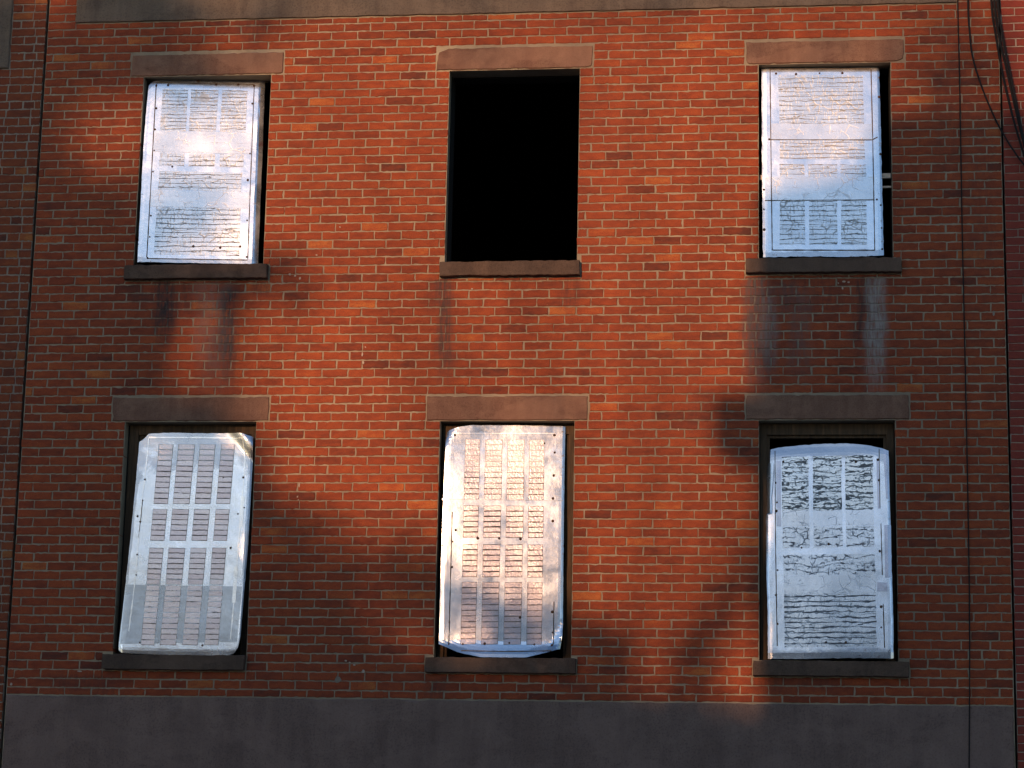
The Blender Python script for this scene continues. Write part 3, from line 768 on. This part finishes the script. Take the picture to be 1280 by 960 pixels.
for (xa, xb) in ((974.5, 1005.4), (1010.3, 1046.2), (1050.4, 1082.7)): c.patch('cracked_pane', wide(xa, xb, 205.5, 223, .3, .3), M['crack_mid'], jag=.005)
c.patch('smooth_band', [(956, 222), (1093, 221), (1093.5, 251), (956.5, 252)], M['crack_light'], .0026, jag=.003)
for (xa, xb) in ((975, 1006), (1011.7, 1046.2), (1051.8, 1083)): c.patch('cracked_pane', wide(xa, xb, 252, 307.5, -.5, .5), M['crack_mid'], jag=.005)
c.line([(962.5, 84), (963.5, 174), (965.4, 315)], 1.2, M['line']); c.line([(1089, 83), (1091, 174), (1093.3, 314.5)], 1.2, M['line'])
c.line([(962.5, 84.2), (1089, 83)], 1.3, M['line']); c.line([(965.4, 315), (1093.3, 314.5)], 1.2, M['line']); c.line([(956, 252), (1000, 251.5), (1093, 250.5)], .9, M['line'])
c.line([(962, 174.5), (1020, 174.2), (1090, 174), (1097, 170.5)], .9, M['line'])
c.nails([(970, 90), (995, 90.5), (1024.5, 89), (1053, 88.5), (961.5, 174), (1099, 119), (1100.5, 192), (1101, 257), (1102, 286), (955.5, 289), (955, 263), (955, 238), (1102.5, 313), (1096, 250)])
mb = MB(); x0, x1 = at(944.5, 222, .07)[0], at(1113.5, 222, .07)[0]; zz = at(1030, 221, .07)[1]
mb.box(XS[2][0]+.004, x1-.002, .060, .085, at(1105, 223, .07)[1], at(1105, 217, .07)[1]); mb.build('brace_bar', M['timber'], rt)
mb = MB(); mb.box(at(1060, 230, .07)[0], XS[2][1]-.004, .062, .08, at(1105, 235, .07)[1], at(1105, 232.8, .07)[1]); mb.build('brace_bar', M['timber'], rt)

# ---- lower left: four columns of faded pink slats, grey lower third
rt = cover_root('shaded metal cover with faded pink slats, grey bottom third and crumpled upper right corner', 225, 820, .03)
def curlLL(u, v):
    y = .035*smooth((.07-u)/.07)*smooth((.05-v)/.05)
    d = (1-u)+v*1.7
    y += -.020*smooth((.24-d)/.14) + .016*smooth((.12-d)/.12)
    y += .003*smooth((v-.97)/.03)+.004*smooth((u-.97)/.03)+.003*smooth((.03-u)/.03)
    return y
c = Cover(rt, .03, [(172, 551), (168, 610), (162.5, 680), (156, 750), (150.5, 806), (150.5, 813)], [(315, 545), (314.5, 570), (310, 680), (304, 768), (302.5, 795), (299.5, 809)],
          [(172, 551), (178, 547), (184, 540.5), (210, 539.2), (250, 540), (285, 540), (300, 540), (315, 545)], [(150.5, 813), (154, 817), (200, 819), (260, 820.5), (287, 820.5), (295, 817), (299.5, 809)], 7.9, curlLL,
          lambda u, v: max(bump_edge(u, v, .09, .03, .04, .03), .62*smooth((.30-v)/.22)), lambda u, v: .25*bump_edge(u, v, 0, .05))
c.sheet(M['sheet'], jag=.003)
c.patch('lower_sheet', [(158.5, 731), (303.5, 733.5), (298, 803), (152.5, 806)], M['sheet_grey'], .0014, edge=.25)
colsT = [(196.7, 215), (221, 242), (248, 267.8), (274.7, 292)]; colsB = [(178.3, 195), (202, 222), (230, 249), (257.5, 274.7)]
def cols(y, y0, y1, CT, CB):
    t = (y-y0)/(y1-y0); return [(lerp(a[0], b[0], t), lerp(a[1], b[1], t)) for a, b in zip(CT, CB)]
rs = random.Random(4)
for (ya, yb, n, pale) in ((553.8, 629.2, 11, (0, 1, 2)), (635.8, 675.6, 6, ()), (684.7, 731, 7, (6,)), (732, 807, 11, (0,))):
    for (a, b) in zip(cols(ya, 553.8, 806.7, colsT, colsB), cols(yb, 553.8, 806.7, colsT, colsB)):
        c.slats([(a[0], ya), (a[1], ya+.4), (b[1], yb+.4), (b[0], yb)], n, M['slat'], pale, rnd=rs)
c.line([(184, 545.5), (250, 545.5), (302, 546.5)], 1.7, M['tape']); c.line([(184, 546), (180, 598), (176.5, 625), (171, 715), (163, 790)], 1.3, M['tape'])
c.line([(302, 547), (305, 575), (301, 640), (296, 720), (290, 800)], 1.2, M['tape']); c.line([(177.5, 624), (175, 655), (173, 672)], .9, M['line'])
c.patch('tape_strip', [(300.5, 620), (305, 620), (303, 658), (298.2, 658)], M['tape'], .003)
c.patch('tape_strip', [(293.5, 709), (298, 709), (295.5, 754), (291, 754)], M['tape'], .003)
c.nails([(180, 598.5), (177.5, 625), (175, 652), (171.5, 645), (172, 693.5), (171, 719), (303, 596), (304.5, 634), (288.5, 685), (278, 596), (177, 804), (255, 807.5), (297, 642)], .007)

# ---- lower middle: slats, lifted bottom corners
rt = cover_root('sunlit slatted metal cover in the lower middle opening with curled bottom corners', 628, 824, .022)
def curlLC(u, v):
    a = smooth(((v-.90)-.05*abs(u-.45)*0)/.10)
    y = -.030*smooth((v-.93)/.07)
    y += .05*smooth((.10-((1-u)+(1-v)*1.0))/.10) - .025*smooth((.17-((1-u)+(1-v)))/.1)
    y += .02*smooth((.12-(u+v))/.12)+.004*smooth((u-.96)/.04)+.004*smooth((.04-u)/.04)
    return y
c = Cover(rt, .022, [(557, 545), (555, 600), (552.5, 680), (551, 760), (550, 806)], [(705.5, 530.5), (704.5, 600), (704, 680), (703.5, 795), (700.5, 812)],
          [(557, 545), (558.5, 538), (572, 533), (588, 530.5), (640, 530), (705.5, 530.5)], [(550, 806), (575, 817), (603, 822.8), (657, 823), (684, 816.5), (700.5, 812)], 11.3, curlLC,
          lambda u, v: max(bump_edge(u, v, .10, .05, .03, .03), .55*smooth((.25-v)/.2)), lambda u, v: bump_edge(u, v, .04, .03, .02, .05), tilt=.085, yaw=.05)
c.sheet(M['sheet'], jag=.0025)
colsT = [(581, 599.7), (605.8, 627.5), (633.8, 655), (660.8, 679.7)]; colsB = [(577, 595.5), (602.5, 623.3), (630.3, 651.7), (658.7, 677.5)]
for (ya, yb, n, pale) in ((548.3, 624.5, 11, (0, 1, 2, 3, 4, 5)), (632, 672.3, 6, ()), (680.8, 722, 6, ()), (728.3, 806.5, 11, ())):
    for (a, b) in zip(cols(ya, 548.3, 806.3, colsT, colsB), cols(yb, 548.3, 806.3, colsT, colsB)):
        c.slats([(a[0], ya), (a[1], ya-.4), (b[1], yb-.4), (b[0], yb)], n, M['slat_warm'], pale, rnd=rs, line=1.5 if n == 6 else 1.05)
c.line([(567, 541), (693, 540)], 1.3, M['tape']); c.line([(566.5, 541), (566, 600), (565.5, 640)], 1.0, M['tape']); c.line([(565.5, 640), (564.5, 700), (562.5, 806)], 1.1, M['line'])
c.line([(693, 540), (693.5, 620)], .9, M['tape']); c.line([(692.5, 752), (692, 806)], 1.1, M['line']); c.line([(578, 814.5), (636, 815.3), (690, 814)], .9, M['line']); c.line([(553, 624), (620, 624.3), (703, 624.5)], .6, M['tape'])
c.nails([(568, 543), (692, 542), (679.5, 552.5), (692.5, 564), (691.5, 593), (690.5, 622), (690.5, 650.5), (566, 677.5), (566, 709.5), (563, 778.5), (562.5, 806), (597.5, 673), (624, 673), (650.5, 673.5),
         (580, 806), (607, 805.5), (637.5, 804.5), (668.5, 806), (650.5, 772.5), (690.5, 765), (691, 791), (690.5, 807), (570, 663), (554, 682)], .0085)

# ---- lower right: arched top, bold cracks, torn flap
rt = cover_root('bluish metal cover with arched top below a black gap, bold cracks and torn flap', 1036, 825, .03)
c = Cover(rt, .03, [(957.5, 560), (957, 640), (957.5, 700), (959.5, 760), (960, 824)], [(1111, 562.5), (1112, 620), (1114, 700), (1116, 780), (1116, 825)],
          [(957.5, 560), (966, 557), (985, 554.5), (1010, 552.8), (1035, 552), (1062, 552.2), (1085, 555), (1102, 559), (1111, 562.5)], [(960, 824), (1000, 824.5), (1060, 824), (1116, 825)], 15.1,
          lambda u, v: .006*smooth((.06-v)/.06)+.004*smooth((v-.97)/.03)+.005*smooth((.03-u)/.03)+.005*smooth((u-.97)/.03),
          lambda u, v: bump_edge(u, v, .13, .07, .02, .02), lambda u, v: max(bump_edge(u, v, .0, .03, .0, .02), 1.5*max(0, 1-math.hypot(u-.9, (v-.965)*1.6)/.16)), tilt=.16, yaw=-.10)
c.sheet(M['sheet'], jag=.005)
L3 = ((977, 1010.5), (1016, 1051.8), (1056.5, 1091))
for (xa, xb) in L3: c.patch('cracked_pane', wide(xa, xb, 568, 637, .5, .5), M['crack_bold'], jag=.008)
for (xa, xb) in L3: c.patch('cracked_pane', wide(xa+.5, xb+1, 637.3, 656.5, .3, .3), M['crack_light'], jag=.003)
for (xa, xb) in L3: c.patch('cracked_pane', wide(xa+1, xb+1.4, 657.5, 684, .3, .3), M['crack_vein'], jag=.004)
c.patch('cracked_pane', wide(979, 1093, 693, 719, .5, 1), M['crack_vein'], jag=.004)
c.patch('smooth_band', wide(979.5, 1094.5, 719.5, 742.5, .5, .5), M['crack_light'], .0022, jag=.002)
c.patch('cracked_pane', wide(980, 1094.5, 743, 809.5, 1, .5), M['crack_long'], jag=.007)
c.patch('grey_strip', [(969.8, 573), (976, 573), (976.2, 656.5), (970.5, 656.5)], M['strip'], .002)
c.patch('grey_strip', [(1104, 560), (1110.5, 563), (1112, 623.5), (1107.5, 623.5)], M['strip'], .002)
c.patch('grey_strip', [(1105, 657), (1113.5, 657), (1114, 723.5), (1106, 723.5)], M['strip'], .002)
c.patch('grey_strip', [(1095.5, 556+16), (1099, 574), (1100.5, 636), (1097, 636)], M['strip'], .002)
c.patch('grey_strip', [(1096, 729), (1109, 730), (1109, 741), (1096, 740.5)], M['strip'], .002)
c.line([(968.5, 560), (968.8, 620), (969.5, 690), (970.5, 750), (971.5, 808)], 1.1, M['line']); c.line([(1099, 560), (1100, 635)], .9, M['line']); c.line([(1101, 655), (1102.5, 720)], 1.0, M['line']); c.line([(1103.5, 757), (1105, 812)], 1.2, M['line'])
c.nails([(979, 574), (1070, 576), (1097.5, 574), (969.5, 601), (971, 626), (1098.5, 600), (970, 743.5), (972, 780), (972, 712), (1032.5, 804), (1057, 804.5), (1101, 760), (1101, 786), (1099.5, 690), (1036, 680), (1002, 684), (970.5, 637)], .0085)
# torn flap on the left edge
V, F = [], []
fl = [((957.5, 577), (967, 575)), ((957.8, 590), (966.5, 588)), ((958, 605), (965.5, 604)), ((958, 620), (964, 619)), ((958, 632), (964.5, 633)), ((958.8, 641), (964, 639))]
for i, (a, b) in enumerate(fl):
    for t in (0, .33, .66, 1):
        px, py = lerp(a[0], b[0], t), lerp(a[1], b[1], t); x, z = at(px, py, .03)
        V.append((x, c.y(x, z)-.004-.030*math.sin(t*1.9)*(.35+.65*i/5), z))
for i in range(len(fl)-1):
    for j in range(3): F.append((i*4+j, (i+1)*4+j, (i+1)*4+j+1, i*4+j+1))
n = len(V); V += [(x, y+.0015, z) for x, y, z in V]; F += [tuple(n+q for q in reversed(f)) for f in F[:]]
mesh('torn_flap', V, F, M['tape'], rt, {'edge': ('FLOAT', [.1]*len(V))}, smooth=True)

# ================================================================== what stands across the street and shades the wall
YF = -20.0                         # street line of the houses opposite
def sh(px, py, Y=YF):
    """where something at depth Y must reach for its shade to fall on this point of the wall"""
    x, z = at(px, py, 0); t = Y/S.y
    return x+S.x*t, z+S.z*t
def house(label, x0, x1, h, depth, wallmat, parapet=.0, floors=3, nwin=3):
    t = thing('row_house', label, 'house', ((x0+x1)/2, YF-depth/2, 0))
    mb = MB(); mb.box(x0, x1, YF-depth, YF, 0, h); mb.build('wall', wallmat, t)
    for fl_ in range(floors):
        for i in range(nwin):
            xc = x0+(x1-x0)*(i+.5)/nwin; zc = 1.2+fl_*3.1
            if zc+1.7 > h: continue
            mb = MB(); mb.box(xc-.55, xc+.55, YF+.002, YF+.05, zc, zc+1.7)
            w = mb.build('window', M['opp_trim'], t)
            mb = MB(); mb.box(xc-.46, xc+.46, YF+.051, YF+.06, zc+.09, zc+1.61); mb.build('pane', M['glass'], w)
    return t
# right: taller house with a sloped attic end and a box added for the kink in its shadow
xa, _ = sh(945, 400); _, zt = sh(1200, 148); xg, zg = sh(1110, 140); _, zl = sh(945, 238)
t = house('tall house across the street, made pale to bounce light, shading the right wall', xa, xa+9.5, zl, 8, M['opp_bounce'], floors=3)
mb = MB()
A = [(xa, zl+.002), (xa+9.5, zl+.002), (xa+9.5, zt), (xg, zg), sh(1092, 160), sh(1062, 214)]
mb.poly([(x, YF, z) for x, z in A]); mb.poly([(x, YF-7.9, z) for x, z in reversed(A)])
for (p, q) in zip(A, A[1:]+A[:1]): mb.poly([(p[0], YF, p[1]), (p[0], YF-7.9, p[1]), (q[0], YF-7.9, q[1]), (q[0], YF, q[1])])
mb.build('roof', M['roof'], t)
bx, bz0 = sh(884, 562); _, bz1 = sh(884, 488)
mb = MB(); mb.box(bx, xa-.002, YF-1.2, YF-.05, bz0, bz1); mb.build('shadow_kink_box', M['opp_trim'], t)  # unseen box, shaped to put the kink into the shadow edge
# low house whose roof line falls away to the right
P = [sh(-420, 640), sh(200, 625), sh(322, 690), sh(350, 770), sh(430, 795), sh(560, 818), sh(690, 842), sh(790, 862), sh(840, 876), sh(880, 888), sh(915, 896), sh(960, 896)]
t = thing('low_house', 'low house across the street with a long roof sloping down beside the tall house', 'house', (P[5][0], YF-3, 0))
mb = MB(); pts = P+[(P[-1][0], 0), (P[0][0], 0)]
mb.poly([(x, YF-.3, z) for x, z in reversed(pts)]); mb.poly([(x, YF-5, z) for x, z in pts])
for (p, q) in zip(pts, pts[1:]+pts[:1]): mb.poly([(p[0], YF-.3, p[1]), (q[0], YF-.3, q[1]), (q[0], YF-5, q[1]), (p[0], YF-5, p[1])])
mb.build('wall', M['opp'], t)

def tree(label, base, blobs, seed, lsize=.11):
    """blobs: (centre, radius, leafiness) of leafy limbs in world space"""
    r = random.Random(seed)
    t = thing('street_tree', label, 'tree', base)
    b0 = Vector(base); V, F = [], []
    def limb(p, q, ra, rb, n=6):
        d = (q-p).normalized(); a = d.orthogonal().normalized(); b = d.cross(a); k0 = len(V)
        for c_, rr in ((p, ra), (p.lerp(q, .5)+Vector((r.gauss(0, .06), r.gauss(0, .06), 0)), (ra+rb)/2), (q, rb)):
            for j in range(n): th = j/n*6.283; V.append(tuple(c_+a*math.cos(th)*rr+b*math.sin(th)*rr))
        for i in (0, 1):
            for j in range(n): F.append((k0+i*n+j, k0+i*n+(j+1) % n, k0+(i+1)*n+(j+1) % n, k0+(i+1)*n+j))
    cen = sum((Vector(q[0]) for q in blobs), Vector())/len(blobs)
    fork = Vector((lerp(b0.x, cen.x, .5), lerp(b0.y, cen.y, .5), b0.z+(cen.z-b0.z)*.55))
    limb(b0, fork, .20, .13)
    for c_, rr, _ in blobs: limb(fork, Vector(c_), .05, .012)
    mesh('trunk', V, F, M['bark'], t, smooth=True)
    V, F = [], []
    for c_, rr, tau in blobs:
        c_ = Vector(c_)
        for _ in range(int(tau*math.pi*rr*rr/(lsize*lsize*.5))):
            d = Vector((r.gauss(0, .62), r.gauss(0, .75), r.gauss(0, .62)))*rr
            p = c_+d; a = Vector((r.gauss(0, 1), r.gauss(0, 1), r.gauss(0, 1))).normalized(); b = a.orthogonal().normalized()
            l = lsize*(.6+.8*r.random()); k0 = len(V)
            V += [tuple(p-a*l), tuple(p+b*l*.5), tuple(p+a*l), tuple(p-b*l*.5)]; F.append((k0, k0+1, k0+2, k0+3))
    mesh('crown', V, F, M['leaf'], t)
def blob(px, py, rpx, tau, Y): x, z = sh(px, py, Y); return ((x, Y, z), rpx/157.0, tau)
def grow(label, Y, tx, spec, seed, lsize=.10):
    r = random.Random(seed*7); x, _ = sh(tx, 700, Y)
    tree(label, (x, Y, 0), [blob(a, b, c_, d, Y+r.uniform(-1, 1)) for a, b, c_, d in spec], seed, lsize)
grow('tall leafy tree behind the houses across the street', -30.0, 60,
     [(-10, 110, 75, 3), (10, 55, 46, 3), (-25, 0, 60, 2), (72, 30, 28, .9), (0, 190, 60, 3), (-10, 260, 80, 3), (0, 350, 80, 3), (5, 440, 80, 3), (10, 520, 80, 3), (-90, 60, 80, 3), (-90, 250, 100, 3),
      (75, 90, 26, 2.6), (118, 88, 30, 3.4), (158, 78, 28, 3), (205, 72, 32, 3), (250, 68, 26, 1.8), (140, 8, 44, 2.6), (195, 14, 40, 2.8), (240, 26, 30, 1.6), (66, 125, 28, 2.4), (160, 110, 20, 1.2), (110, 50, 30, 1.5), (312, 20, 14, 1.2), (318, 50, 13, 1.2),
      (62, 205, 36, 3), (48, 140, 30, 2.4), (115, 258, 42, 2.8), (168, 245, 28, 1.4), (90, 310, 60, 2.4), (70, 60, 26, 1.4), (60, 150, 24, 1.8), (155, 310, 44, 1.8), (80, 380, 60, 2), (130, 350, 40, 1.8), (150, 410, 42, 2.2), (110, 460, 60, 2.6), (160, 470, 32, 1.8),
      (190, 372, 26, 2.4), (230, 362, 28, 2.0), (205, 400, 20, 1.6), (282, 356, 26, 2.2), (318, 348, 24, 1.8), (362, 352, 24, 1.6), (345, 322, 16, 1.2), (392, 372, 15, .8), (283, 395, 22, 1.8), (286, 440, 18, 1.3), (270, 465, 16, .8),
      (120, 530, 70, 3), (180, 500, 38, 2), (235, 512, 30, 1.6), (200, 250, 20, .7), (190, 300, 25, .9), (215, 125, 22, 1.5), (250, 112, 22, 1.3), (285, 118, 18, .9), (205, 165, 16, .8), (225, 245, 26, 1.4), (265, 255, 26, 1.3), (215, 290, 24, 1.3), (250, 295, 20, 1.0), (300, 235, 16, .8), (200, 320, 22, 1.2)], 3)
grow('rounded tree behind the low house across the street', -27.0, 200,
     [(60, 580, 90, 3), (150, 590, 80, 3), (235, 600, 60, 3.2), (290, 625, 45, 2.8), (240, 560, 40, 2.5), (285, 570, 26, 2.0), (262, 545, 36, 1.6), (335, 658, 38, 1.9), (390, 680, 34, 1.6), (440, 700, 34, 1.5), (495, 708, 32, 1.5), (545, 722, 30, 1.4), (320, 590, 26, .7), (380, 640, 24, .5),
      (572, 740, 26, 1.4), (560, 690, 18, .9), (520, 675, 18, .5), (320, 720, 50, 1.4), (400, 740, 50, 1.1), (480, 760, 45, 1.0), (560, 780, 40, 1.2), (250, 690, 60, 2.2), (150, 690, 70, 2.4), (670, 805, 30, 1.3), (620, 800, 36, 1.3)], 8)
grow('unseen thin foliage added to dim the top and upper right of the wall', -34.0, 700,  # made-up sparse leaves, added to dim the upper wall
     [(380, -15, 60, .35), (480, -5, 60, .3), (580, -20, 70, .35), (700, -15, 70, .35), (820, -10, 70, .4), (930, 0, 60, .4), (1040, 5, 60, .35), (1130, 30, 55, .45), (1180, 90, 50, .7), (1230, 50, 60, .75), (1150, 100, 40, .7), (1260, 110, 40, .7), (1200, 20, 50, .4), (330, 60, 30, .3), (430, 60, 60, .15), (640, 110, 80, .15)], 21)
grow('small thin tree across the street beside the tall house', -22.0, 760,
     [(735, 792, 20, 1.8), (700, 782, 20, 1.5), (765, 797, 18, 2), (795, 788, 10, 1.0), (850, 798, 15, 2.0), (872, 803, 10, 1.2), (760, 832, 24, 2.2), (728, 830, 26, 2), (890, 848, 10, 1.0), (912, 872, 10, .7), (640, 768, 22, 1.3), (672, 785, 18, 1.2), (795, 868, 14, .9), (865, 910, 34, 2.4), (910, 912, 26, 2.2), (800, 895, 20, .8), (610, 752, 20, .9)], 12, .08)
